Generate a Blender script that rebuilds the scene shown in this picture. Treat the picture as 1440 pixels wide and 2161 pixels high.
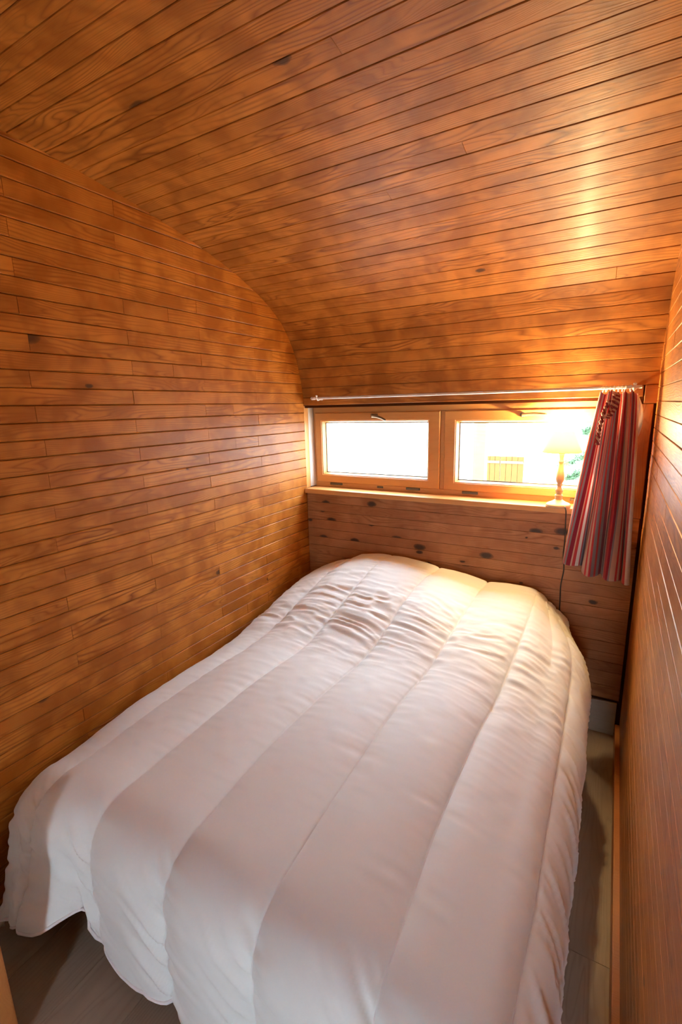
import bpy, bmesh, math, random
import numpy as np
from mathutils import Vector, Matrix

for o in list(bpy.data.objects):
    bpy.data.objects.remove(o, do_unlink=True)
S = bpy.context.scene
COL = S.collection
PI = math.pi

# ------------------------------------------------------------------ camera
cam = bpy.data.cameras.new('camera')
cam.sensor_fit = 'HORIZONTAL'; cam.sensor_width = 36.0
cam.lens = 36.0 * 1001.53 / 1440.0
cam.clip_start = 0.01; cam.clip_end = 200
camo = bpy.data.objects.new('camera', cam); COL.objects.link(camo)
AX = ((0.86824465, 0.08658058, -0.48852332),      # world x, y, z seen in the lens (right, down, forward)
      (0.49555932, -0.19881468, 0.84551386),
      (-0.02392053, -0.97620517, -0.2155256))
camo.matrix_world = Matrix([[AX[i][0], -AX[i][1], -AX[i][2], (0, 0, 1.6)[i]] for i in range(3)] + [[0, 0, 0, 1]])
S.camera = camo

# ------------------------------------------------------------------ sky and exposure
W = bpy.data.worlds.new('sky'); S.world = W; W.use_nodes = True
bg = W.node_tree.nodes['Background']
bg.inputs['Color'].default_value = (0.72, 0.86, 1.0, 1)
bg.inputs['Strength'].default_value = 11.5
S.view_settings.view_transform = 'Standard'
S.view_settings.look = 'None'
S.view_settings.gamma = 1.0
S.view_settings.exposure = 1.4
S.view_settings.use_curve_mapping = False
LAMP_WATTS = 28.0

# ------------------------------------------------------------------ node helpers
class NT:
    def __init__(s, name):
        s.m = bpy.data.materials.new(name); s.m.use_nodes = True
        s.t = s.m.node_tree; s.t.nodes.clear()
        s.out = s.t.nodes.new('ShaderNodeOutputMaterial')
    def n(s, typ, **kw):
        nd = s.t.nodes.new(typ)
        for k, v in kw.items(): setattr(nd, k, v)
        return nd
    def l(s, a, b): s.t.links.new(a, b)
    def put(s, sock, v):
        if hasattr(v, 'links') or isinstance(v, bpy.types.NodeSocket): s.l(v, sock)
        else: sock.default_value = v
    def math(s, op, a, b=0.0, c=None, clamp=False):
        nd = s.n('ShaderNodeMath', operation=op, use_clamp=clamp)
        s.put(nd.inputs[0], a); s.put(nd.inputs[1], b)
        if c is not None: s.put(nd.inputs[2], c)
        return nd.outputs[0]
    def vmath(s, op, a, b):
        nd = s.n('ShaderNodeVectorMath', operation=op)
        s.put(nd.inputs[0], a); s.put(nd.inputs[1], b)
        return nd.outputs[0]
    def mapr(s, v, a, b, c, d):
        nd = s.n('ShaderNodeMapRange')
        s.put(nd.inputs[0], v)
        for i, q in enumerate((a, b, c, d)): nd.inputs[1 + i].default_value = q
        return nd.outputs[0]
    def noise(s, vec, scale=1.0, detail=2.0, rough=0.5, dist=0.0):
        nd = s.n('ShaderNodeTexNoise')
        s.put(nd.inputs['Vector'], vec)
        nd.inputs['Scale'].default_value = scale; nd.inputs['Detail'].default_value = detail
        nd.inputs['Roughness'].default_value = rough; nd.inputs['Distortion'].default_value = dist
        return nd.outputs['Fac']
    def mix(s, f, a, b, blend='MIX'):
        nd = s.n('ShaderNodeMix', data_type='RGBA', blend_type=blend)
        s.put(nd.inputs[0], f); s.put(nd.inputs[6], a); s.put(nd.inputs[7], b)
        return nd.outputs[2]
    def bsdf(s, color, rough=0.5, spec=0.5, normal=None, **kw):
        p = s.n('ShaderNodeBsdfPrincipled')
        s.put(p.inputs['Base Color'], color); s.put(p.inputs['Roughness'], rough)
        p.inputs['Specular IOR Level'].default_value = spec
        if normal is not None: s.l(normal, p.inputs['Normal'])
        for k, v in kw.items(): s.put(p.inputs[k.replace('_', ' ')], v)
        s.l(p.outputs[0], s.out.inputs[0])
        return p
    def bump(s, h, strength=0.3, dist=0.01):
        nd = s.n('ShaderNodeBump')
        nd.inputs['Strength'].default_value = strength; nd.inputs['Distance'].default_value = dist
        s.l(h, nd.inputs['Height'])
        return nd.outputs[0]

def rgb(r, g, b): return (r, g, b, 1.0)

def wood(name, light, dark, line, grain=0.9, blotch=0.35, tone=0.25, knots=0.0, rough=0.38, spec=0.5,
         lines=9.0, coat=0.0, knotcol=(0.035, 0.016, 0.008, 1)):
    """stained softwood; the grain runs along the local X of every board, each board has its own figure"""
    t = NT(name)
    tc = t.n('ShaderNodeTexCoord').outputs['Object']
    oi = t.n('ShaderNodeObjectInfo').outputs['Random']
    off = t.n('ShaderNodeCombineXYZ')
    t.put(off.inputs[0], t.math('MULTIPLY', oi, 91.7)); t.put(off.inputs[1], t.math('MULTIPLY', oi, 37.3)); t.put(off.inputs[2], t.math('MULTIPLY', oi, 13.1))
    p = t.vmath('ADD', tc, off.outputs[0])
    r2 = t.math('FRACT', t.math('MULTIPLY', oi, 17.77))
    r3 = t.math('FRACT', t.math('MULTIPLY', oi, 53.31))
    # growth rings: contour lines of a stretched smooth field
    f = t.noise(t.vmath('MULTIPLY', p, (2.6, 17.0, 17.0)), 1.0, 1.6, 0.4, 0.35)
    sep = t.n('ShaderNodeSeparateXYZ'); t.l(p, sep.inputs[0])
    straight = t.math('MULTIPLY', sep.outputs[1], t.mapr(r2, 0, 1, 20, 150))
    ph = t.math('ADD', t.math('MULTIPLY', f, t.mapr(r3, 0, 1, lines * 0.5, lines * 1.6)), straight)
    band = t.math('POWER', t.math('MULTIPLY', t.math('PINGPONG', ph, 0.5), 2.0), 2.4)
    fib = t.noise(t.vmath('MULTIPLY', p, (9.0, 420.0, 420.0)), 1.0, 2.0, 0.6)
    show = t.noise(t.vmath('MULTIPLY', p, (3.0, 6.0, 6.0)), 1.0, 1.0)
    gf = t.math('MULTIPLY', t.math('MULTIPLY', band, t.mapr(show, 0.35, 0.62, 0.35, 1.0)), t.math('MULTIPLY', t.mapr(r2, 0, 1, 1.25, 0.65), grain), clamp=True)
    col = t.mix(gf, light, line)
    # blotches of stain, going over the joints
    geo = t.n('ShaderNodeNewGeometry').outputs['Position']
    bl = t.math('ADD', t.math('MULTIPLY', t.noise(geo, 8.5, 2.5, 0.5, 0.3), 0.8), t.math('MULTIPLY', t.noise(t.vmath('MULTIPLY', p, (4.0, 2.0, 2.0)), 1.0, 1.0), 0.2))
    col = t.mix(t.mapr(bl, 0.41, 0.60, 0.0, blotch), col, dark)
    # board to board
    col = t.mix(t.math('MULTIPLY', r3, tone), col, dark)
    col = t.mix(t.math('MULTIPLY', fib, 0.22), col, line)
    hgt = t.math('ADD', t.math('MULTIPLY', band, 0.35), t.math('MULTIPLY', fib, 0.5))
    if knots > 0:
        v = t.n('ShaderNodeTexVoronoi', feature='F1', voronoi_dimensions='2D'); v.inputs['Scale'].default_value = 1.0
        v.inputs['Randomness'].default_value = 0.9
        t.l(t.vmath('MULTIPLY', p, (5.0, 9.5, 3.0)), v.inputs['Vector'])
        sc = t.n('ShaderNodeSeparateXYZ'); t.l(v.outputs['Color'], sc.inputs[0])
        have = t.math('LESS_THAN', sc.outputs[0], knots)
        size = t.mapr(sc.outputs[1], 0, 1, 0.04, 0.20)
        ns = t.math('MULTIPLY', t.noise(p, 60.0, 2.0), 0.07)
        d = t.math('ADD', v.outputs['Distance'], ns)
        k = t.math('MULTIPLY', t.math('MULTIPLY', t.math('SUBTRACT', 1.0, t.math('DIVIDE', t.math('SUBTRACT', d, 0.03), size, clamp=True), clamp=True), 2.2, clamp=True), have)
        halo = t.math('MULTIPLY', t.math('SUBTRACT', 1.0, t.math('DIVIDE', d, t.math('MULTIPLY', size, 3.2), clamp=True), clamp=True), have)
        col = t.mix(t.math('MULTIPLY', halo, 0.55), col, line)
        col = t.mix(t.math('MULTIPLY', t.math('POWER', k, 0.5), 0.93), col, knotcol)
    t.bsdf(col, t.mapr(fib, 0.3, 0.7, rough - 0.05, rough + 0.08), spec, t.bump(hgt, 0.12, 0.004),
           Coat_Weight=coat, Coat_Roughness=0.22)
    return t.m

def plain(name, color, rough=0.5, spec=0.5, metallic=0.0, var=0.12, scale=30.0, bump=0.05):
    t = NT(name)
    tc = t.n('ShaderNodeTexCoord').outputs['Object']
    nz = t.noise(tc, scale, 3.0, 0.55)
    c = t.mix(t.mapr(nz, 0.3, 0.7, 0.0, var), color, tuple(x * 0.6 for x in color[:3]) + (1,))
    t.bsdf(c, rough, spec, t.bump(nz, bump, 0.002), Metallic=metallic)
    return t.m

M = {}
M['wall'] = wood('stained_pine', rgb(.63, .235, .037), rgb(.33, .095, .009), rgb(.21, .05, .004), spec=.24, blotch=.85, tone=.36, knots=.025, rough=.44, coat=.04, knotcol=(.07, .022, .006, 1))
M['wall_r'] = wood('stained_pine_glossy', rgb(.63, .235, .037), rgb(.33, .095, .009), rgb(.21, .05, .004), spec=.5, blotch=.55, knots=.02, rough=.42, coat=.2)
M['ceil'] = wood('stained_pine_ceiling', rgb(.62, .24, .042), rgb(.29, .09, .010), rgb(.19, .05, .005), spec=.36, blotch=.82, tone=.32, knots=.02, knotcol=(.06, .02, .006, 1), rough=.47, coat=.04)
M['knotty'] = wood('knotty_pine', rgb(.54, .235, .09), rgb(.30, .105, .034), rgb(.22, .072, .02), grain=.85, blotch=.6, tone=.5, knots=.62, rough=.5, spec=.35)
M['back'] = plain('dark_gap', rgb(.075, .022, .006), .8, .1)
M['frame'] = wood('light_varnished_pine', rgb(.70, .34, .105), rgb(.58, .25, .065), rgb(.54, .23, .06), grain=.25, blotch=.15, tone=.1, rough=.35)
M['batten'] = wood('skirting_pine', rgb(.62, .26, .075), rgb(.42, .14, .03), rgb(.36, .11, .02), grain=.4, blotch=.3, tone=.2, knots=.1)
M['laminate'] = wood('grey_laminate', rgb(.46, .375, .285), rgb(.33, .265, .20), rgb(.27, .21, .155), grain=.45, blotch=.25, tone=.25, rough=.45, spec=.4, lines=7)
M['sealant'] = plain('white_sealant', rgb(.72, .68, .62), .6)
M['bronze'] = plain('bronze_metal', rgb(.30, .23, .15), .38, .5, .85, .25, 60)
M['hinge'] = plain('dark_bronze_plastic', rgb(.12, .105, .07), .45, .5, .2)
M['white'] = plain('white_enamel', rgb(.82, .81, .80), .28, .5)
M['clearwhite'] = plain('white_plastic', rgb(.80, .78, .76), .35, .5)
M['lampwood'] = wood('whitewashed_wood', rgb(.56, .37, .20), rgb(.46, .28, .14), rgb(.4, .24, .12), grain=.35, blotch=.3, tone=0, rough=.55, spec=.3)
M['cord'] = plain('black_rubber', rgb(.02, .018, .016), .45)
M['plaster'] = plain('white_plaster', rgb(.86, .84, .80), .9, .2, 0, .05, 8)
M['gravel'] = plain('pale_gravel', rgb(.55, .52, .46), .95, .1, 0, .4, 14)
M['outwood'] = wood('outdoor_wood', rgb(.56, .30, .10), rgb(.44, .21, .06), rgb(.36, .17, .05), grain=.4, blotch=.2, tone=.2, rough=.7, spec=.2)
M['shutterwood'] = wood('shutter_wood', rgb(.115, .06, .013), rgb(.09, .044, .009), rgb(.065, .03, .006), grain=.4, blotch=.2, tone=.2, rough=.7, spec=.2)
M['leaf'] = plain('pine_needles', rgb(.085, .15, .075), .6, .3, 0, .4, 20)
M['bark'] = plain('bark', rgb(.16, .11, .075), .9, .1, 0, .5, 40, .4)

def duvet_mat():
    t = NT('white_microfibre')
    tc = t.n('ShaderNodeTexCoord').outputs['Object']
    nz = t.noise(tc, 14.0, 2.0, 0.5, 0.4)
    wv = t.noise(t.vmath('MULTIPLY', tc, (900, 900, 900)), 1.0, 1.0)
    h = t.math('ADD', nz, t.math('MULTIPLY', wv, 0.05))
    t.bsdf(rgb(.80, .835, .825), .55, .28, t.bump(h, 0.10, 0.006), Sheen_Weight=.25, Sheen_Roughness=.4)
    return t.m
M['duvet'] = duvet_mat()
M['thread'] = plain('white_thread', rgb(.84, .82, .83), .7, .2)

def stripe_mat():
    t = NT('striped_cotton')
    uv = t.n('ShaderNodeTexCoord').outputs['UV']
    sep = t.n('ShaderNodeSeparateXYZ'); t.l(uv, sep.inputs[0])
    fr = t.math('FRACT', t.math('MULTIPLY', sep.outputs[0], 2.6))
    cr = t.n('ShaderNodeValToRGB'); cr.color_ramp.interpolation = 'CONSTANT'
    red, crm, gry, mar, wht, blu = (.58, .06, .065), (.66, .43, .32), (.31, .265, .275), (.30, .025, .05), (.76, .70, .66), (.12, .08, .13)
    seq = [(crm, 3), (red, 2), (crm, 2), (red, 2), (gry, 3), (red, 2), (gry, 3), (mar, 5), (crm, 1.5), (red, 3), (wht, 3.5), (red, 1.5),
           (gry, 2.5), (blu, 2), (crm, 2.5), (red, 5), (mar, 3), (gry, 2), (crm, 2)]
    tot = sum(w for _, w in seq); a = 0.0
    el = cr.color_ramp.elements
    while len(el) > 1: el.remove(el[-1])
    for i, (c, w) in enumerate(seq):
        e = el[0] if i == 0 else el.new(a / tot)
        e.position = a / tot; e.color = c + (1,)
        a += w
    t.l(fr, cr.inputs[0])
    wv = t.noise(t.vmath('MULTIPLY', uv, (700, 700, 1)), 1.0, 1.0)
    p = t.bsdf(cr.outputs[0], .85, .15, t.bump(wv, .15, .001), Sheen_Weight=.2)
    tr = t.n('ShaderNodeBsdfTranslucent'); t.l(cr.outputs[0], tr.inputs[0])
    mx = t.n('ShaderNodeMixShader'); mx.inputs[0].default_value = .3
    t.l(p.outputs[0], mx.inputs[1]); t.l(tr.outputs[0], mx.inputs[2]); t.l(mx.outputs[0], t.out.inputs[0])
    return t.m
M['stripe'] = stripe_mat()

def translucent(name, color, fac, trcolor):
    t = NT(name)
    tc = t.n('ShaderNodeTexCoord').outputs['Object']
    wv = t.noise(tc, 300.0, 2.0)
    p = t.bsdf(color, .8, .2, t.bump(wv, .1, .001))
    tr = t.n('ShaderNodeBsdfTranslucent'); tr.inputs[0].default_value = trcolor
    mx = t.n('ShaderNodeMixShader'); mx.inputs[0].default_value = fac
    t.l(p.outputs[0], mx.inputs[1]); t.l(tr.outputs[0], mx.inputs[2]); t.l(mx.outputs[0], t.out.inputs[0])
    return t.m
M['shade'] = translucent('cream_lampshade_cloth', rgb(.80, .66, .40), .58, rgb(.88, .63, .30))
M['lining'] = translucent('white_lining_cloth', rgb(.78, .76, .74), .25, rgb(.8, .78, .76))

def glass_mat():
    t = NT('window_glass')
    tr = t.n('ShaderNodeBsdfTransparent'); tr.inputs[0].default_value = rgb(.97, .985, .98)
    gl = t.n('ShaderNodeBsdfGlossy'); gl.inputs['Roughness'].default_value = 0.0
    mx = t.n('ShaderNodeMixShader'); mx.inputs[0].default_value = .06
    t.l(tr.outputs[0], mx.inputs[1]); t.l(gl.outputs[0], mx.inputs[2]); t.l(mx.outputs[0], t.out.inputs[0])
    return t.m
M['glass'] = glass_mat()

def bulb_mat():
    t = NT('lit_bulb')
    e = t.n('ShaderNodeEmission'); e.inputs[0].default_value = rgb(1, .72, .38); e.inputs[1].default_value = 60.0
    t.l(e.outputs[0], t.out.inputs[0])
    return t.m
M['bulb'] = bulb_mat()

# ------------------------------------------------------------------ object helpers
def mesh(name, verts, faces, smooth=False):
    me = bpy.data.meshes.new(name)
    me.from_pydata([tuple(v) for v in verts], [], faces)
    me.validate(); me.update()
    if smooth: me.polygons.foreach_set('use_smooth', [True] * len(me.polygons))
    return me

def obj(name, me, mat=None, parent=None, loc=None, mw=None):
    o = bpy.data.objects.new(name, me); COL.objects.link(o)
    if mat is not None and me is not None and not me.materials: me.materials.append(M[mat])
    if mw is not None: o.matrix_world = mw
    if loc is not None: o.location = loc
    if parent is not None: o.parent = parent
    return o

def tag(o, label=None, cat=None, group=None, kind=None):
    if label: o['label'] = label
    if cat: o['category'] = cat
    if group: o['group'] = group
    if kind: o['kind'] = kind
    return o

class MB:
    def __init__(s): s.v = []; s.f = []
    def add(s, v, f):
        k = len(s.v); s.v += [tuple(p) for p in v]; s.f += [tuple(i + k for i in q) for q in f]
        return s
    def box(s, a, b):
        (x0, y0, z0), (x1, y1, z1) = a, b
        return s.add([(x0, y0, z0), (x1, y0, z0), (x1, y1, z0), (x0, y1, z0), (x0, y0, z1), (x1, y0, z1), (x1, y1, z1), (x0, y1, z1)],
                     [(0, 3, 2, 1), (4, 5, 6, 7), (0, 1, 5, 4), (1, 2, 6, 5), (2, 3, 7, 6), (3, 0, 4, 7)])
    def bbox(s, a, b, c=0.003):
        """box with chamfered edges"""
        bm = bmesh.new(); bmesh.ops.create_cube(bm, size=1)
        a, b = Vector(a), Vector(b)
        for v in bm.verts:
            v.co = Vector([(a[i] + b[i]) / 2 + v.co[i] * (b[i] - a[i]) for i in range(3)])
        bmesh.ops.bevel(bm, geom=bm.edges[:], offset=c, segments=2, affect='EDGES', profile=0.6)
        bm.verts.index_update()
        s.add([v.co[:] for v in bm.verts], [[v.index for v in f.verts] for f in bm.faces]); bm.free()
        return s
    def tube(s, pts, r, n=8, cap=True):
        pts = [Vector(p) for p in pts]
        rr = r if hasattr(r, '__len__') else [r] * len(pts)
        rings = []; up = None
        for i, p in enumerate(pts):
            d = (pts[min(i + 1, len(pts) - 1)] - pts[max(i - 1, 0)]).normalized()
            if up is None:
                up = d.orthogonal().normalized()
            up = (up - d * up.dot(d)).normalized()
            w = d.cross(up)
            rings.append([p + (up * math.cos(2 * PI * k / n) + w * math.sin(2 * PI * k / n)) * rr[i] for k in range(n)])
        v = [q for R in rings for q in R]; f = []
        for i in range(len(pts) - 1):
            for k in range(n):
                f.append((i * n + k, i * n + (k + 1) % n, (i + 1) * n + (k + 1) % n, (i + 1) * n + k))
        if cap:
            f.append(tuple(range(n - 1, -1, -1))); f.append(tuple((len(pts) - 1) * n + k for k in range(n)))
        return s.add(v, f)
    def lathe(s, prof, n=32, c=(0, 0, 0), cap=True):
        v = []; f = []
        for r, z in prof:
            for k in range(n):
                v.append((c[0] + r * math.cos(2 * PI * k / n), c[1] + r * math.sin(2 * PI * k / n), c[2] + z))
        for i in range(len(prof) - 1):
            for k in range(n):
                f.append((i * n + k, i * n + (k + 1) % n, (i + 1) * n + (k + 1) % n, (i + 1) * n + k))
        if cap:
            f.append(tuple(range(n - 1, -1, -1))); f.append(tuple((len(prof) - 1) * n + k for k in range(n)))
        return s.add(v, f)
    def rings(s, R, close=True):
        """loft closed loops of equal length"""
        n = len(R[0]); v = [p for r in R for p in r]; f = []
        for i in range(len(R) - 1):
            for k in range(n):
                f.append((i * n + k, i * n + (k + 1) % n, (i + 1) * n + (k + 1) % n, (i + 1) * n + k))
        return s.add(v, f)
    def done(s, name, mat, parent=None, smooth=False, loc=None):
        return obj(name, mesh(name, s.v, s.f, smooth), mat, parent, loc)

def smooth_angle(o, deg=40):
    me = o.data
    me.polygons.foreach_set('use_smooth', [True] * len(me.polygons))
    me.set_sharp_from_angle(angle=math.radians(deg))

# one board: local x along the grain, y across, z out of the wall
BOARDS = {}
def board_mesh(L, w, t=0.012, c=0.0022, e=0.0008):
    key = (round(L, 3), round(w, 4), t, c)
    if key not in BOARDS:
        h, b = L / 2, w / 2
        sec = [(-b, 0), (b, 0), (b, t - c), (b - c, t), (-b + c, t), (-b, t - c)]
        v = []
        for x, ins in ((-h, e), (-h + e, 0), (h - e, 0), (h, e)):
            for (y, z) in sec: v.append((x, y, z - (ins if z > 0 else 0)))
        f = []
        for i in range(3):
            for k in range(6): f.append((i * 6 + k, i * 6 + (k + 1) % 6, (i + 1) * 6 + (k + 1) % 6, (i + 1) * 6 + k))
        f.append((5, 4, 3, 2, 1, 0)); f.append(tuple(18 + k for k in range(6)))
        BOARDS[key] = mesh('plank', v, f)
    return BOARDS[key]

def board(parent, mat, L, w, centre, ex, ey, ez, t=0.012, c=0.0022, name='plank'):
    """centre = middle of the visible face"""
    ex, ey, ez = Vector(ex), Vector(ey), Vector(ez)
    p = Vector(centre) - ez * t
    mw = Matrix([[ex[i], ey[i], ez[i], p[i]] for i in range(3)] + [[0, 0, 0, 1]])
    key_me = board_mesh(L, w, t, c)
    if key_me.materials and key_me.materials[0] != M[mat]:
        key_me = key_me.copy(); key_me.materials.clear()
    o = obj(name, key_me, mat, parent); o.matrix_local = mw
    return o

rng = random.Random(7)

# ------------------------------------------------------------------ room dimensions (metres)
XL, XR, YB, YF = -1.632, 0.137, 2.407, 0.30
PITCH, GAP = 0.0551, 0.0012
PROF = [(2.407, 1.60), (2.407, 1.66), (2.403, 1.70), (2.39, 1.785), (2.358, 1.879), (2.311, 1.957), (2.272, 2.01), (2.22, 2.063), (2.169, 2.099),
        (2.106, 2.134), (2.048, 2.165), (1.957, 2.203), (1.863, 2.236), (1.778, 2.262), (1.699, 2.284), (1.595, 2.309), (1.465, 2.336),
        (1.358, 2.355), (1.231, 2.377), (1.087, 2.398), (.971, 2.408), (.896, 2.413), (0.7, 2.420), (0.4, 2.417), (0.19, 2.408), (0.0, 2.39)]
PA = np.array(PROF)
# light smoothing of the measured vault
for _ in range(2):
    q = PA.copy(); q[2:-1] = 0.25 * PA[1:-2] + 0.5 * PA[2:-1] + 0.25 * PA[3:]; PA = q
PL = np.r_[0, np.cumsum(np.hypot(*np.diff(PA, axis=0).T))]
def vault(s):
    return np.array([np.interp(s, PL, PA[:, 0]), np.interp(s, PL, PA[:, 1])])
def vault_y(z):          # how far back the vault reaches at a height
    return float(np.interp(z, PA[:-3, 1], PA[:-3, 0]))

# ------------------------------------------------------------------ ceiling: the boarded vault
v = []; f = []
S0, S1 = 0.0, PL[-1] - 0.25
ss = np.linspace(S0, S1, 70)
for off in (0.014, 0.07):
    for s in ss:
        a, b = vault(s - .01), vault(s + .01); tng = (b - a) / np.linalg.norm(b - a)
        nrm = np.array([-tng[1], tng[0]])     # inwards
        if nrm[1] > 0 and s > 1: nrm = -nrm
        if s <= 1 and nrm[0] > 0: nrm = -nrm
        p = vault(s) - nrm * off
        for x in (XL - .05, XR + .05): v.append((x, p[0], p[1]))
n = len(ss)
for k in (0, 1):
    for i in range(n - 1):
        q = k * 2 * n + 2 * i; f.append((q, q + 1, q + 3, q + 2))
o2 = 2 * n
f += [(0, 1, o2 + 1, o2), (2 * n - 2, 2 * n - 1, o2 + 2 * n - 1, o2 + 2 * n - 2)]
for i in range(n - 1):
    f += [(2 * i, 2 * i + 2, o2 + 2 * i + 2, o2 + 2 * i), (2 * i + 1, 2 * i + 3, o2 + 2 * i + 3, o2 + 2 * i + 1)]
ceiling = tag(obj('ceiling', mesh('ceiling', v, f), 'back'), kind='structure')
k = 0; s = 0.06
joints = {19: -.735, 21: -.45, 33: -.2, 13: -1.1, 26: -1.2, 8: -.05, 36: -.9, 29: -.62}
while s + PITCH < S1 + .02:
    a, b = vault(s), vault(s + PITCH); c = vault(s + PITCH / 2)
    tng = (b - a) / np.linalg.norm(b - a)
    ey = Vector((0, tng[0], tng[1])); ex = Vector((1, 0, 0)); ez = ex.cross(ey)
    # ez has to look into the room
    inw = Vector((0, 0.9 - c[0], 1.2 - c[1]))
    if ez.dot(inw) < 0: ey = -ey; ez = -ez
    cc = (a + b) / 2
    w = float(np.linalg.norm(b - a)) - GAP
    ends = [XL - .004, XR + .004]
    if k in joints: ends.insert(1, joints[k])
    lift = rng.uniform(-.0009, .0009)
    for x0, x1 in zip(ends, ends[1:]):
        board(ceiling, 'ceil', x1 - x0 - .0006, w, (float((x0 + x1) / 2), float(cc[0]) + ez[1] * lift, float(cc[1]) + ez[2] * lift), ex, ey, ez, c=.0015)
    s += PITCH; k += 1

# ------------------------------------------------------------------ left wall: short boards with staggered ends
me = MB().box((XL - .06, YF - .1, -.02), (XL - .012, YB + .16, 2.52))
wall_left = tag(me.done('wall_left', 'back'), kind='structure')
rows = []
z = 1.684 + .0549 * 14
while z > 0.02:
    rows.append(z); z -= 0.0549
for i, zt in enumerate(rows):
    zb = max(zt - .0549, 0.0)
    zc = (zt + zb) / 2
    if zb > 2.425: continue
    ymax = YB + .004 if zb < 1.62 else min(YB + .004, vault_y(max(zb, 1.66)) + .012)
    # which rows break at 0.876/1.615 and which at 1.245/1.98
    odd = (i % 2 == 0)
    js = [0.507, 1.245, 1.982] if odd else [0.876, 1.615]
    js = [j + rng.uniform(-.008, .008) for j in js]
    if rng.random() < .10: js.append(rng.choice([1.05, 1.45, 1.80, 2.13]))
    js = sorted(j for j in js if j < ymax - .05)
    ends = [YF] + js + [ymax]
    for y0, y1 in zip(ends, ends[1:]):
        lift = rng.uniform(-.0007, .0007)
        board(wall_left, 'wall', y1 - y0 - .0006, zt - zb - .0016, (XL + lift, (y0 + y1) / 2, zc), (0, 1, 0), (0, 0, 1), (1, 0, 0), c=.0026)

# ------------------------------------------------------------------ right wall
me = MB().box((XR + .012, YF - .1, -.02), (XR + .06, YB + .16, 2.52))
wall_right = tag(me.done('wall_right', 'back'), kind='structure')
z = 1.594 + .0545 * 15; i = 0
while z > 0.06:
    zt, zb = z, max(z - .0545, .06)
    ymax = YB - .001 if zb < 1.62 else min(YB, vault_y(max(zb, 1.66)) + .012)
    js = [0.46, 1.20, 1.94] if i % 2 else [0.83, 1.57]
    js = sorted(j + rng.uniform(-.05, .05) for j in js)
    js = [j for j in js if j < ymax - .05][-1 if zb > .8 else 9:]
    ends = [YF] + js + [ymax]
    for y0, y1 in zip(ends, ends[1:]):
        lift = rng.uniform(-.0008, .0008) if zb > .95 else rng.uniform(-.00012, .00012)
        board(wall_right, 'wall_r', y1 - y0 - .0006, zt - zb - GAP, (XR + lift, (y0 + y1) / 2, (zt + zb) / 2), (0, -1, 0), (0, 0, 1), (-1, 0, 0), c=.0017 if zb > .95 else .0003)
    z -= .0545; i += 1
b = MB().bbox((.118, YF, .001), (XR + .004, YB - .012, .072), .004)
tag(b.done('baseboard_right', 'batten'), 'narrow orange pine skirting along the foot of the right wall', kind='structure')

# ------------------------------------------------------------------ back wall under the window
WX0, WX1, WZ0, WZ1 = XL, 0.045, 1.118, 1.614      # opening
m = MB()
m.box((XL - .06, YB + .012, -.02), (XR + .06, YB + .16, WZ0 - .03))
m.box((XL - .06, YB + .012, WZ1), (XR + .06, YB + .16, 1.72))
m.box((WX1 - .001, YB + .012, WZ0 - .03), (XR + .06, YB + .16, WZ1))
wall_back = tag(m.done('wall_back', 'back'), kind='structure')
zs = [1.088, 1.034, .981, .927, .869, .815, .762, .705, .649, .594, .536, .482, .427, .380, .330, .255, .187]
for zt, zb in zip(zs, zs[1:]):
    lift = rng.uniform(-.0006, .0006)
    board(wall_back, 'knotty', .126 - XL - .004, zt - zb - GAP, ((XL + .126) / 2, YB + lift, (zt + zb) / 2), (1, 0, 0), (0, 0, 1), (0, -1, 0), c=.0010)
board(wall_back, 'ceil', .085 - XL, 1.66 - 1.614 - GAP, ((XL + .085) / 2, YB, (1.66 + 1.614) / 2), (1, 0, 0), (0, 0, 1), (0, -1, 0))
board(wall_back, 'knotty', .047, .075, (.115, YB - .001, 1.6225), (1, 0, 0), (0, 0, 1), (0, -1, 0))
board(wall_back, 'knotty', 1.583 - 1.09, .080, (.0870, YB - .0005, (1.583 + 1.09) / 2), (0, 0, 1), (-1, 0, 0), (0, -1, 0), c=.003)
b = MB().bbox((XL + .002, YB - .006, .001), (.1175, YB + .011, .172), .002)
bb = tag(b.done('baseboard_back', 'laminate'), 'grey laminate skirting at the foot of the window wall', kind='structure')

# ------------------------------------------------------------------ front partition with the open doorway the picture is taken from
DX = -1.205
m = MB().box((XL - .06, YF - .06, -.02), (DX - .02, YF, 2.42)).box((DX - .02, YF - .06, 2.10), (XR + .06, YF, 2.42))
tag(m.done('wall_front', 'plaster'), kind='structure')  # unseen face, made white to bounce light onto the foot of the duvet
door = tag(obj('door_1', None, None, None, (DX, YF, 0)), 'open doorway with orange pine jamb', kind='structure')
MB().bbox((-.045, -.075, 0.001), (0.0, .06, 2.08), .004).done('jamb', 'batten', door)
MB().bbox((-.045, -.075, 2.081), (XR - DX - .002, .06, 2.125), .004).done('lintel', 'batten', door)

# added room behind, unseen: holds back the sky, door gap sized for the daylight
m = MB().box((-2.66, -2.46, -.06), (-2.6, YF - .0605, 2.5)).box((1.2, -2.46, -.06), (1.26, YF - .0605, 2.5))
m.box((-2.6, -2.46, -.06), (.15, -2.4, 2.5)).box((.45, -2.46, -.06), (1.2, -2.4, 2.5)).box((.15, -2.46, 2.12), (.45, -2.4, 2.5))
m.box((-2.66, YF - .06, -.06), (XL - .0605, YF, 2.5)).box((XR + .0605, YF - .06, -.06), (1.26, YF, 2.5))
tag(m.done('wall_entry', 'wall'), kind='structure')
tag(MB().box((-2.6, -2.4, 2.43), (1.2, YF - .0605, 2.49)).done('ceiling_entry', 'wall'), kind='structure')
tag(MB().box((-2.6, -2.4, -.06), (1.2, -.3505, -.001)).done('floor_entry', 'laminate'), kind='structure')

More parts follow.
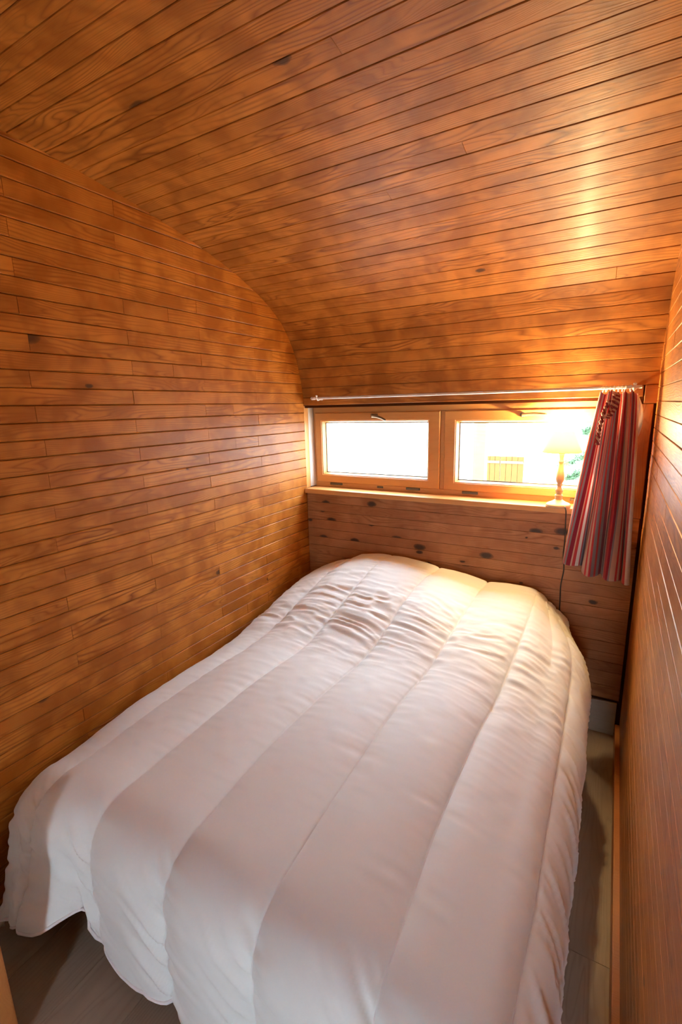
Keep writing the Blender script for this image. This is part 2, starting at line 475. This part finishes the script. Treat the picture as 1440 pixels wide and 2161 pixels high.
# ------------------------------------------------------------------ floor of laminate planks
floor = tag(MB().box((XL - .06, -0.35, -.06), (XR + .06, YB + .16, -.009)).done('floor', 'back'), kind='structure')
PW = .192; x = .118 + .02; col = 0
while x > XL - .01:
    x0 = max(x - PW, XL - .012)
    js = [(.35 + .53 * col) % 1.28 - .35 + j * 1.28 for j in range(3)]
    js = [j for j in js if -.28 < j < YB - .1]
    ends = [-.34] + js + [YB + .01]
    for y0, y1 in zip(ends, ends[1:]):
        board(floor, 'laminate', y1 - y0 - .0006, x - x0 - .0008, ((x + x0) / 2, (y0 + y1) / 2, 0), (0, 1, 0), (-1, 0, 0), (0, 0, 1), t=.008, c=.0008)
    x -= PW; col += 1

# ------------------------------------------------------------------ window
win = tag(obj('window_1', None, None, None, ((WX0 + WX1) / 2, 2.5, WZ0)), 'long low pine window with two tilting sashes', kind='structure')
ox, oy, oz = win.location
def P(x, y, z): return (x - ox, y - oy, z - oz)
def rect(x0, x1, z0, z1, y): return [P(x0, y, z0), P(x1, y, z0), P(x1, y, z1), P(x0, y, z1)]
FY = 2.506                                        # face of the fixed frame
m = MB()
for a, b in (((WX0 - .03, FY, WZ0 - .034), (WX1, 2.565, 1.146)), ((WX0 - .03, FY, 1.570), (WX1, 2.565, WZ1 + .002)),
             ((WX0 - .03, FY, 1.146), (-1.612, 2.565, 1.570)), ((.004, FY, 1.146), (WX1, 2.565, 1.570))):
    m.bbox(P(*a), P(*b), .002)
for a, b in (((WX0, 2.5525, 1.13), (WX1, 2.5645, 1.156)), ((WX0, 2.5525, 1.56), (WX1, 2.5645, 1.60)), ((WX0, 2.5525, 1.13), (-1.60, 2.5645, 1.60)),
             ((-.008, 2.5525, 1.13), (WX1, 2.5645, 1.60)), ((-.829, 2.5525, 1.13), (-.784, 2.5645, 1.60))):
    m.box(P(*a), P(*b))                           # rebate the sashes close against
fr = m.done('frame', 'frame', win)
MB().bbox(P(-.8175, FY + .002, 1.147), P(-.7955, 2.565, 1.569), .002).done('mullion', 'frame', win)
def sash(x0, x1, z0, z1, gx0, gx1, gz0, gz1):
    F = 2.496
    R = [rect(x0, x1, z0, z1, 2.552), rect(x0, x1, z0, z1, F + .004), rect(x0 + .004, x1 - .004, z0 + .004, z1 - .004, F),
         rect(gx0 - .016, gx1 + .016, gz0 - .014, gz1 + .014, F), rect(gx0 - .014, gx1 + .014, gz0 - .012, gz1 + .012, F + .004),
         rect(gx0 - .010, gx1 + .010, gz0 - .008, gz1 + .008, F + .004), rect(gx0, gx1, gz0, gz1, F + .026), rect(gx0, gx1, gz0, gz1, 2.552)]
    m = MB().rings(R)
    s = m.done('sash', 'frame', win)
    MB().box(P(gx0 - .004, 2.526, gz0 - .004), P(gx1 + .004, 2.532, gz1 + .004)).done('pane', 'glass', s)
    e = .005                                       # rubber gasket round the pane
    MB().rings([rect(gx0, gx1, gz0, gz1, 2.5255), rect(gx0 + e, gx1 - e, gz0 + e, gz1 - e, 2.5255), rect(gx0 + e, gx1 - e, gz0 + e, gz1 - e, 2.5268)]).done('gasket', 'hinge', s)
    return s
sl = sash(-1.611, -.8185, 1.147, 1.569, -1.553, -.895, 1.205, 1.511)
sr = sash(-.7945, .003, 1.147, 1.569, -.721, -.055, 1.200, 1.507)
# handles
def handle(parent, base, tip, rosette):
    bx, by, bz = base; tx, ty, tz = tip
    m = MB()
    if rosette:
        m.tube([P(bx, 2.497, bz), P(bx, 2.488, bz)], .0125, 20)
    else:
        m.bbox(P(bx - .022, 2.486, bz - .012), P(bx + .022, 2.497, bz + .012), .005)
    m.tube([P(bx, 2.49, bz), P(bx, 2.462, bz)], .0075, 14)
    pts = []; rad = []
    for i in range(13):
        q = i / 12
        pts.append(P(bx + (tx - bx) * q, 2.462 + .010 * math.sin(q * PI) - .004, bz + (tz - bz) * q + .004 * math.sin(q * PI)))
        rad.append(.0085 - .0035 * q if i < 12 else .002)
    m.tube(pts, rad, 12)
    h = m.done('handle', 'bronze', parent); smooth_angle(h, 50); return h
h = handle(sl, (-1.205, 0, 1.549), (-1.118, 0, 1.522), False)
h['label'] = 'bronze lever handle tilted downwards'
h = handle(sr, (-.402, 0, 1.543), (-.290, 0, 1.545), True)
h['label'] = 'bronze lever handle lying level'
for x0, x1, z0, z1 in ((-1.515, -1.432, 1.132, 1.145), (-1.012, -.930, 1.132, 1.145), (-.690, -.606, 1.131, 1.144), (-.165, -.08, 1.131, 1.144)):
    MB().bbox(P(x0, 2.495, z0), P(x1, 2.507, z1), .003).done('hinge_cover', 'hinge', win)
MB().bbox(P(-1.196, 2.500, 1.130), P(-1.158, 2.507, 1.141), .002).done('catch', 'hinge', win)
# left reveal: pine strip against the wall, then white sealant up to the frame
MB().bbox(P(XL - .014, YB + .002, WZ0), P(XL + .001, 2.452, WZ1 - .002), .001).done('jamb', 'frame', win)
m = MB().rings([[P(XL - .012, 2.4525, WZ0 + .004), P(XL + .002, 2.4525, WZ0 + .004), P(XL + .010, 2.504, WZ0 + .004), P(XL - .012, 2.504, WZ0 + .004)],
                [P(XL - .012, 2.4525, WZ1 - .012), P(XL + .001, 2.4525, WZ1 - .012), P(XL + .004, 2.504, WZ1 - .012), P(XL - .012, 2.504, WZ1 - .012)]])
m.f += [(3, 2, 1, 0), (4, 5, 6, 7)]
m.done('sealing_strip', 'sealant', win)
sill = MB().bbox((XL + .001, 2.385, WZ0 - .028), (.046, 2.503, WZ0), .004).done('trim_1', 'frame')
tag(sill, 'varnished pine window sill board under the window', kind='structure')

# ------------------------------------------------------------------ curtain rod
rod = tag(obj('curtain_rod', None, None, None, (-.74, 2.362, 1.653)), 'thin white curtain rod across the top of the window', 'curtain rod')
rx, ry, rz = rod.location
def Q(x, y, z): return (x - rx, y - ry, z - rz)
b = MB().tube([Q(-1.520, ry, rz + .0), Q(-.7, ry, rz - .001), Q(.078, ry, rz)], .0066, 14).done('rod', 'white', rod); smooth_angle(b)
def hook(x):
    m = MB().tube([Q(x, YB + .001, rz - .004), Q(x, ry + .012, rz - .010), Q(x, ry, rz - .012), Q(x, ry - .011, rz - .005), Q(x, ry - .013, rz + .006)], .0032, 8)
    m.lathe([(.001, -.004), (.006, -.002), (.008, .002), (.006, .006), (.001, .008)], 12, Q(x, ry - .013, rz + .010))
    m.tube([Q(x, YB - .004, rz - .004), Q(x, YB + .0, rz - .004)], .009, 12)
    b = m.done('hook', 'clearwhite', rod); smooth_angle(b, 60)
hook(-1.500); hook(.052)
m = MB().tube([Q(-1.520, ry, rz), Q(-1.529, ry, rz)], .0085, 12)
m.tube([Q(-1.529, ry, rz), Q(-1.533, ry, rz), Q(-1.54, ry, rz), Q(-1.545, ry, rz), Q(-1.55, ry, rz)], [.004, .0085, .0095, .007, .002], 12)
b = m.done('finial', 'clearwhite', rod); smooth_angle(b, 60)

# ------------------------------------------------------------------ curtain
cur = tag(obj('curtain', None, None, None, (0.0, 2.35, .84)), 'red, grey and cream striped curtain bunched at the right of the window', 'curtain')
cx, cy, cz = cur.location
NU, NV = 240, 70
def curtain_pt(s, t):
    """s across the cloth, t from the rod down"""
    e = t ** 0.85
    xl = -.074 + (-.172 + .074) * (t ** .95); xr = .062 + (.106 - .062) * (t ** .7)
    n = 4.0
    ph = 2 * PI * (n * s + .25 * math.sin(5.1 * s + 1.0) + .12 * math.sin(3 * t + 9 * s))
    amp = (.35 + .65 * min(1, max(0, (s - .12) / .2))) * (.011 + .031 * min(1, t * 1.6)) * (1 + .35 * math.sin(11 * s + 2))
    sx = s + .045 * math.sin(ph + .9) * (.4 + .6 * e)
    x = xl + (xr - xl) * sx
    y = 2.352 - .022 * e + amp * math.sin(ph) - .022 * math.sin(PI * min(1, t * 1.15)) * (1 - s) - .014 * e
    ztop = 1.642 - .016 * (0.5 + .5 * math.sin(ph * 1.0 + 2)) * math.exp(-t * 30)
    # hem: highest on the left
    zb = .872 - .034 * min(1, max(0, (s - .25) / .25)) - .016 * s
    z = ztop + (zb - ztop) * t
    return (x - cx, y - cy, z - cz)
v = [curtain_pt(i / NU, j / NV) for j in range(NV + 1) for i in range(NU + 1)]
f = [(j * (NU + 1) + i, j * (NU + 1) + i + 1, (j + 1) * (NU + 1) + i + 1, (j + 1) * (NU + 1) + i) for j in range(NV) for i in range(NU)]
me = mesh('cloth', v, f, True)
uvl = me.uv_layers.new(name='UVMap')
uvs = np.zeros((len(me.loops), 2), np.float32)
li = np.zeros(len(me.loops), np.int32); me.loops.foreach_get('vertex_index', li)
uvs[:, 0] = (li % (NU + 1)) / NU; uvs[:, 1] = (li // (NU + 1)) / NV
uvl.data.foreach_set('uv', uvs.ravel())
cl = obj('cloth', me, 'stripe', cur)
sd = cl.modifiers.new('thickness', 'SOLIDIFY'); sd.thickness = .0012
# white lining showing past the right edge
v = []; A, B = 12, 24
for j in range(B + 1):
    t = j / B
    for i in range(A + 1):
        s = i / A
        wdt = .042 * math.sin(PI * min(1, t * .92 + .10)) ** .7
        v.append((.050 + wdt * s - cx + .004 * t, 2.372 + .006 * math.sin(6 * s + 5 * t) - .012 * t - cy, 1.628 - .22 * t - .012 * s - cz))
f = [(j * (A + 1) + i, j * (A + 1) + i + 1, (j + 1) * (A + 1) + i + 1, (j + 1) * (A + 1) + i) for j in range(B) for i in range(A)]
ln = obj('lining', mesh('lining', v, f, True), 'lining', cur)
sd = ln.modifiers.new('thickness', 'SOLIDIFY'); sd.thickness = .0012
for i in range(9):
    x = -.066 + i * .0145 + rng.uniform(-.003, .003)
    tl = rng.uniform(-.25, .25)
    pts = [(x - cx + .013 * math.sin(tl) * math.cos(a), 2.362 - cy + .0125 * math.cos(a) * math.cos(tl), 1.6485 - cz + .0125 * math.sin(a)) for a in np.linspace(0, 2 * PI, 21)]
    b = MB().tube(pts, .0014, 6, False).done('ring', 'clearwhite', cur, True)
# twisted tie cord hanging in the folds
def twist(path, name):
    path = [Vector(p) for p in path]; pts = [[], []]
    N = 90
    for i in range(N + 1):
        q = i / N * (len(path) - 1); k = min(int(q), len(path) - 2); fr_ = q - k
        p = path[k].lerp(path[k + 1], fr_)
        for h in (0, 1):
            a = i * .42 + h * PI
            pts[h].append((p.x + .0045 * math.cos(a) - cx, p.y + .0045 * math.sin(a) - cy, p.z - cz))
    c = tag(obj(name, None, None, cur))
    b = MB().tube(pts[0], .0046, 8).done('strand', 'tie_dark', c, True)
    b = MB().tube(pts[1], .0046, 8).done('strand', 'tie_light', c, True)
M['tie_dark'] = plain('dark_red_cord', rgb(.22, .035, .045), .8, .2)
M['tie_light'] = plain('cream_cord', rgb(.44, .24, .17), .8, .2)
twist([(-.016, 2.318, 1.625), (-.018, 2.308, 1.59), (-.030, 2.303, 1.545), (-.034, 2.304, 1.53)], 'tie_cord')
twist([(-.010, 2.318, 1.63), (-.004, 2.306, 1.60), (-.012, 2.302, 1.565), (-.026, 2.300, 1.54)], 'tie_cord')
twist([(-.036, 2.322, 1.60), (-.052, 2.306, 1.55), (-.062, 2.296, 1.48), (-.064, 2.290, 1.42)], 'tie_cord')

# ------------------------------------------------------------------ table lamp on the sill
LX, LY = -.207, 2.406
lamp = tag(obj('table_lamp', None, None, None, (LX, LY, WZ0)), 'small lit table lamp with turned wooden stem and cream shade on the window sill', 'lamp')
b = MB().lathe([(.050, .0), (.0535, .002), (.054, .008), (.0535, .012), (.050, .016), (.046, .018), (.034, .023), (.022, .030), (.0165, .036)], 40).done('base', 'lampwood', lamp); smooth_angle(b, 35)
pr_ = [(.0165, .036), (.0172, .040), (.0160, .046), (.0172, .050), (.0178, .054), (.0160, .057), (.0130, .060), (.0125, .064), (.0155, .070), (.0168, .077), (.0158, .084),
       (.0125, .088), (.0098, .092), (.0096, .098), (.0125, .102), (.0130, .107), (.0110, .111), (.0150, .118), (.0182, .127), (.0192, .138), (.0186, .150), (.0165, .164),
       (.0132, .180), (.0105, .194), (.0098, .204), (.0115, .209), (.0130, .212), (.0122, .216), (.0098, .221), (.0100, .230), (.0120, .240), (.0130, .246), (.0118, .250), (.008, .253)]
b = MB().lathe(pr_, 28).done('stem', 'lampwood', lamp); smooth_angle(b, 35)
b = MB().lathe([(.0075, .2535), (.0105, .256), (.0105, .285), (.012, .287)], 20).done('socket', 'clearwhite', lamp); smooth_angle(b, 35)
sh = MB().lathe([(.085, .256), (.0475, .352), (.0467, .352), (.0842, .256)], 48, cap=False).done('shade', 'shade', lamp); smooth_angle(sh, 50)
MB().tube([(.0843 * math.cos(a), .0843 * math.sin(a), .2565) for a in np.linspace(0, 2 * PI, 49)], .0012, 6, False).done('trim_wire', 'shade', sh, True)
b = MB().lathe([(.010, .2875), (.011, .294), (.016, .303), (.0195, .315), (.0185, .327), (.012, .336), (.003, .340)], 20).done('bulb', 'bulb', lamp); smooth_angle(b, 60)
pl = bpy.data.lights.new('bulb_light', 'POINT'); pl.energy = LAMP_WATTS; pl.color = (1.0, .73, .34); pl.shadow_soft_size = .022
plo = bpy.data.objects.new('bulb_light', pl); COL.objects.link(plo); plo.location = (0, 0, .335); plo.parent = lamp
def spline(P, n=8):
    P = [Vector(p) for p in P]; out = []
    for i in range(len(P) - 1):
        p0, p1, p2, p3 = P[max(i - 1, 0)], P[i], P[i + 1], P[min(i + 2, len(P) - 1)]
        for k in range(n):
            t = k / n
            out.append(0.5 * ((2 * p1) + (p2 - p0) * t + (2 * p0 - 5 * p1 + 4 * p2 - p3) * t * t + (3 * p1 - p0 - 3 * p2 + p3) * t ** 3))
    out.append(P[-1]); return out
pts = spline([(.030, -.030, .006), (.034, -.046, .008), (.040, -.054, -.012), (.042, -.0555, -.06), (.044, -.046, -.14), (.042, -.032, -.22), (.048, -.020, -.30), (.040, -.014, -.38), (.042, -.012, -.47), (.044, -.012, -.56)])
MB().tube(pts, .0028, 8).done('power_cord', 'cord', lamp, True)

# ------------------------------------------------------------------ bed and duvet
bed = tag(obj('bed', None, None, None, (-.83, 1.5, 0)), 'double bed hidden under the white duvet', 'bed')
MB().bbox((-.74, -.80, .14), (.66, .84, .20), .01).done('bed_base', 'laminate', bed)
MB().bbox((-.74, -.80, .2005), (.66, .84, .41), .04).done('mattress', 'thread', bed)
for sx in (-.66, .58):
    for sy in (-.72, .76): MB().lathe([(.022, .001), (.026, .14)], 16, (sx, sy, 0)).done('leg', 'laminate', bed)

# value noise
class Noise2:
    def __init__(s, seed): s.g = np.random.RandomState(seed).rand(257, 257) * 2 - 1
    def __call__(s, a, b):
        a = np.asarray(a, float); b = np.asarray(b, float); a, b = np.broadcast_arrays(a, b)
        ia = np.floor(a).astype(int); ib = np.floor(b).astype(int); fa = a - ia; fb = b - ib
        fa = fa * fa * fa * (fa * (fa * 6 - 15) + 10); fb = fb * fb * fb * (fb * (fb * 6 - 15) + 10)
        g = s.g; w = lambda i, j: g[i % 257, j % 257]
        return (w(ia, ib) * (1 - fa) + w(ia + 1, ib) * fa) * (1 - fb) + (w(ia, ib + 1) * (1 - fa) + w(ia + 1, ib + 1) * fa) * fb
N1, N2, N3, N4 = Noise2(1), Noise2(2), Noise2(3), Noise2(4)
def sstep(a, b, x):
    t = np.clip((x - a) / (b - a), 0, 1); return t * t * (3 - 2 * t)

RX, RR, RC = -.150, .135, .125            # right shoulder starts here, its radius; radius at the foot
YC, YE = .705, 2.330                      # foot crease, head end
front = np.array([-1.605, -1.455, -1.165, -.875, -.59, -.31, -.068, .36])
back_ = np.array([-1.605, -1.285, -1.03, -.755, -.495, -.235, -.068, .36])
PER = 34
NCH = len(front) - 1
tch = np.array([0.5 - 0.5 * math.cos(PI * i / PER) for i in range(PER)]) * .55 + np.arange(PER) / PER * .45
tt = np.r_[np.concatenate([c + tch for c in range(NCH)]), NCH]          # channel coordinate
# along the bed: arc coordinate, negative = foot drop
vv = np.r_[np.linspace(-.50, 0, 110, endpoint=False), np.linspace(0, YE - YC, 270, endpoint=False), np.linspace(YE - YC, YE - YC + .16, 30)]
T, V = np.meshgrid(tt, vv)
ci = np.clip(np.floor(T).astype(int), 0, NCH - 1); tf = T - ci
Ytop = YC + np.clip(V, -.05, YE - YC)
kk = np.clip((Ytop - .62) / 1.75, 0, 1)
e0 = front[ci] + (back_[ci] - front[ci]) * kk; e1 = front[ci + 1] + (back_[ci + 1] - front[ci + 1]) * kk
q = e0 + (e1 - e0) * tf
q = q - .026 * np.sin(PI * np.clip((Ytop - .7) / 1.6, 0, 1)) * np.clip(np.minimum(T, NCH - 1 - T), 0, 1) + .006 * N1(Ytop * 3.0, T * 1.7)
Xt = np.clip(q, -1.62, RX)
# height of the top
z0 = np.interp(Xt, [-1.62, -1.58, -1.52, -1.4, -1.2, -.8, -.4, -.25, RX], [.425, .45, .475, .497, .512, .522, .515, .505, .487])
z0 = z0 + .045 * np.sin(PI * np.clip((Ytop - .65) / 1.5, 0, 1)) * sstep(-1.6, -1.1, Xt) * sstep(-.05, -.45, Xt)
zb = np.interp(Xt, [-1.62, -1.55, -1.486, -1.35, -1.221, -1.04, -.762, -.505, -.238, RX], [.515, .565, .635, .70, .752, .785, .755, .715, .712, .66])
Sm = sstep(1.50, 2.24, Ytop)
zt = z0 + (zb - z0) * Sm + .010 * N2(Xt * 2.2, Ytop * 2.2)
zt = zt - .035 * sstep(1.05, .72, Ytop) * sstep(-1.1, -1.6, Xt)
a = np.maximum(0, q - RX); b = np.maximum(0, -V)
l = (a ** 4 + b ** 4) ** .25
dl = np.hypot(a, b) + 1e-9
dax, dby = a / dl, b / dl
rad = np.where(b > a, RC, RR)
ang = np.minimum(l / rad, PI / 2)
out = rad * np.sin(ang); drop = rad * (1 - np.cos(ang)) + np.maximum(0, l - rad * PI / 2)
X = Xt + dax * out; Y = Ytop * 0 + YC + np.clip(V, 0, YE - YC) - dby * out
# head end rolls down behind the pillows
h = np.maximum(0, V - (YE - YC)); hr = .045
ha = np.minimum(h / hr, PI / 2)
Y = Y + hr * np.sin(ha); Zd = hr * (1 - np.cos(ha)) + np.maximum(0, h - hr * PI / 2)
Z = zt - drop - Zd
# left edge tucks down at the wall
dn = sstep(.35, 0, T) ; Z = Z - .05 * dn * dn
# foot: hang plumb, then the loose left corner flares out and lifts
fall = np.clip(drop / .42, 0, 1) * (b > 0)
fl = sstep(-1.16, -1.42, Xt) * fall
Y = Y - .105 * fl * fall; X = X + .045 * fl * fall
up = np.where(ci == 0, (.10 - .005 * tf), np.where(ci == 1, .095 + .045 * sstep(0, .8, tf), 0))
up = up * np.where(ci == 1, 1 - sstep(.74, 1.0, tf), 1.0)
Z = Z + up * fall ** 1.5; Y = Y + .025 * np.where(ci == 1, sstep(.3, .9, tf) * (1 - sstep(.74, 1., tf)), 0) * fall
# the side curtain of cloth leans back a little under its bulge
side = np.clip(a / .40, 0, 1)
X = X - .03 * sstep(.5, 1.0, side)
X = X - .11 * sstep(1.9, 2.36, Ytop) * sstep(-.32, -.03, q)
Z = np.maximum(Z, .022)
G = np.stack([X, Y, Z], -1)
def normals(G):
    du = np.gradient(G, axis=1); dv = np.gradient(G, axis=0)
    n = np.cross(du, dv); return n / (np.linalg.norm(n, axis=-1, keepdims=True) + 1e-12)
Nn = normals(G)
if Nn[200, 100, 2] < 0: Nn = -Nn
# quilting
wch = e1 - e0
puff = np.sin(PI * np.clip(tf, 0, 1)) ** .52
amp = np.clip(wch * .115, .012, .034) * np.where(ci == NCH - 1, .7, 1.0)
amp = amp * (1 + .15 * N3(T * .9, V * 2.5)) * (1 - .45 * sstep(1.75, 2.3, Ytop))
d = puff * amp
# gathers at the stitching
ds = np.minimum(tf, 1 - tf) * wch
si = np.where(tf < .5, ci, ci + 1)
gather = N4((V - 1.1 * ds * (tf > .5) * (V < .05)) * 46 + si * 31.7 + ds * 6, si * 7.3 + ds * 7)
gather2 = N3(V * 85 + si * 11.7, si * 3.3 + ds * 22)
hang = .38 + .62 * sstep(1.3, 1.75, Ytop) + 3.0 * sstep(.02, .2, b) * np.where(tf > .5, 1, .45)
d = d + .0066 * hang * np.exp(-ds / .055) * gather * (1 - np.exp(-ds / .006)) + .0020 * (.35 + .65 * sstep(1.2, 1.7, Ytop) + 1.2 * sstep(.02, .2, b)) * np.exp(-ds / .03) * gather2 * (1 - np.exp(-ds / .004))
# crumpled band in front of the pillows, and along the right shoulder
band = np.exp(-((Ytop - 1.83) / .20) ** 2) * (.5 + .5 * sstep(-.2, -1.0, Xt)) + .35 * np.exp(-((Ytop - 1.55) / .25) ** 2) * sstep(-.6, -.2, Xt)
wr = .75 - 1.5 * np.abs(N1(X * 6 + 3 * N2(X * 3, Y * 3), Y * 36 + 2.2 * N2(X * 4, Y * 3) + X * 7)) ** .8 + .35 * N4(X * 9, Y * 80 + X * 12)
d = d + .0085 * band * wr * puff ** .5 * (a < .16)
sh_ = sstep(.0, .14, a) * (b < .05)
wr2 = N2(Y * 20 + a * 22, a * 3 + Y * 2)
wr3 = N4(Y * 62 + a * 50, a * 5)
d = d + sh_ * (.0045 * wr2 + .0058 * wr3) * (1 - np.exp(-ds / .008))
fr2 = sstep(.05, .25, b) * sstep(-1.1, -1.3, Xt)
d = d + fr2 * .010 * N1(X * 26 - b * 6, b * 3) * puff ** .5
d = d + .0016 * N3(X * 22, Y * 22 + Z * 22) * puff
G2 = G + Nn * d[..., None]
G2[..., 0] = np.maximum(G2[..., 0], XL + .012)
G2[..., 1] = np.minimum(G2[..., 1], YB - .026)
G2[..., 2] = np.maximum(G2[..., 2], .012)
nv, nu = T.shape
DU = Vector((-.80, 1.5, 0))
co = (G2 - np.array(DU)).reshape(-1, 3)
me = bpy.data.meshes.new('quilted_cover')
idx = np.arange(nv * nu).reshape(nv, nu)
fc = np.stack([idx[:-1, :-1], idx[:-1, 1:], idx[1:, 1:], idx[1:, :-1]], -1).reshape(-1, 4)
me.from_pydata(co.tolist(), [], fc.tolist()); me.update()
me.polygons.foreach_set('use_smooth', [True] * len(me.polygons))
duvet = tag(obj('duvet', None, None, None, DU), 'white quilted duvet with lengthwise channels covering the bed', 'duvet')
cover = obj('quilted_cover', me, 'duvet', duvet)
sd = cover.modifiers.new('filling', 'SOLIDIFY'); sd.thickness = .016; sd.offset = -1
if me.polygons[200 * (nu - 1) + 100].normal.z < 0: me.flip_normals()
# stitching in every quilting line, piping round the hem
def thread(i, name='stitched_seam'):
    c = np.argmin(np.abs(tt - i))
    pts = (G2[::3, c] + Nn[::3, c] * .0005 - np.array(DU))
    b = MB().tube([tuple(p) for p in pts], .0011, 5).done(name, 'thread', duvet, True)
for i in range(1, NCH): thread(i)
rim = [G2[0, j] for j in range(0, nu, 2)] + [G2[i, nu - 1] for i in range(2, nv, 3)]
MB().tube([tuple(np.array(p) - np.array(DU)) for p in rim], .0048, 7).done('hem_piping', 'thread', duvet, True)

# ------------------------------------------------------------------ outdoors
GZ = -1.5
g = MB().box((-40, -30, GZ - .2), (40, 45, GZ)).done('ground', 'gravel'); tag(g, kind='structure')
dk = MB().box((-3.2, -4.4, -.12), (2.2, -2.47, -.02)).done('porch_deck', 'outwood'); tag(dk, kind='structure')
BY = 12.0
house = tag(obj('house', None, None, None, (-4.0, BY, GZ)), 'white plastered house seen through the window', 'house')
MB().box((-9, 0, 0), (3.7, 6, 4.6)).done('wall', 'plaster', house)
rf = MB().add([(-9.4, -.5, 4.6), (4.1, -.5, 4.6), (4.1, 3, 6.4), (-9.4, 3, 6.4), (-9.4, 6.5, 4.6), (4.1, 6.5, 4.6), (-9.4, -.5, 4.5), (4.1, -.5, 4.5), (4.1, 6.5, 4.5), (-9.4, 6.5, 4.5)],
              [(0, 1, 2, 3), (3, 2, 5, 4), (6, 9, 8, 7), (0, 6, 7, 1), (4, 5, 8, 9), (1, 7, 8, 5, 2), (0, 3, 4, 9, 6)]).done('roof', 'bark', house)
for k, (x0, x1) in enumerate(((-2.76, -2.392), (-2.388, -1.845))):
    leaf = obj('shutter', None, None, house, (x0 + 4.0, -.03, .12))
    npl = 4 if k else 3; w = (x1 - x0) / npl
    for i in range(npl):
        board(leaf, 'shutterwood', 1.72, w - .004, (w * (i + .5), 0, .86), (0, 0, 1), (-1, 0, 0), (0, -1, 0), t=.025, c=.006, name='board')
    for zz in (.25, 1.55): MB().box((.01, -.012, zz), (x1 - x0 - .01, .001, zz + .06)).done('hinge_strap', 'bark', leaf)
post = tag(obj('porch_post', None, None, None, (-.865, 3.6, GZ)), 'square timber post standing outside the right window pane', 'post')
MB().bbox((-.045, -.045, 0), (.045, .045, 4.0), .006).done('shaft', 'outwood', post)
MB().bbox((-.07, -.07, 0), (.07, .07, .03), .004).done('foot_plate', 'hinge', post)
tree = tag(obj('pine_tree', None, None, None, (.55, 6.0, GZ)), 'pine tree reaching green branches behind the lamp', 'tree')
MB().tube([(0, 0, 0), (.03, 0, 1.2), (-.02, .02, 2.4), (.02, 0, 4.2)], [.10, .085, .07, .02], 12).done('trunk', 'bark', tree, True)
brs = [((-.02, .02, 2.55), (-.5, -.1, 2.62), (-1.05, -.15, 2.40)), ((-.02, .02, 2.3), (-.5, .05, 2.40), (-1.0, .1, 2.22)), ((0, 0, 2.9), (-.45, .1, 2.95), (-.85, .15, 2.75)),
       ((0, 0, 3.2), (.4, -.2, 3.3), (.8, -.3, 3.1)), ((0, 0, 2.6), (.45, .2, 2.7), (.9, .3, 2.5)), ((0, 0, 3.5), (-.3, -.3, 3.6), (-.6, -.5, 3.5)), ((0, 0, 3.6), (.2, .4, 3.7), (.3, .7, 3.6))]
nd = MB()
for B_ in brs:
    pts = spline(B_, 8)
    MB().tube(pts, [.022 - .019 * i / (len(pts) - 1) for i in range(len(pts))], 6).done('branch', 'bark', tree, True)
    for i, p in enumerate(pts[4:]):
        for _ in range(60):
            dv = Vector((rng.gauss(0, 1), rng.gauss(0, 1), rng.gauss(.3, .8))).normalized() * rng.uniform(.07, .13)
            p0 = p + Vector((rng.uniform(-.03, .03), rng.uniform(-.03, .03), rng.uniform(-.02, .03)))
            w = dv.orthogonal().normalized() * .007
            nd.add([p0 - w, p0 + w, p0 + dv], [(0, 1, 2)])
nd.done('needles', 'leaf', tree)
tree.children[-1]['kind'] = 'stuff'
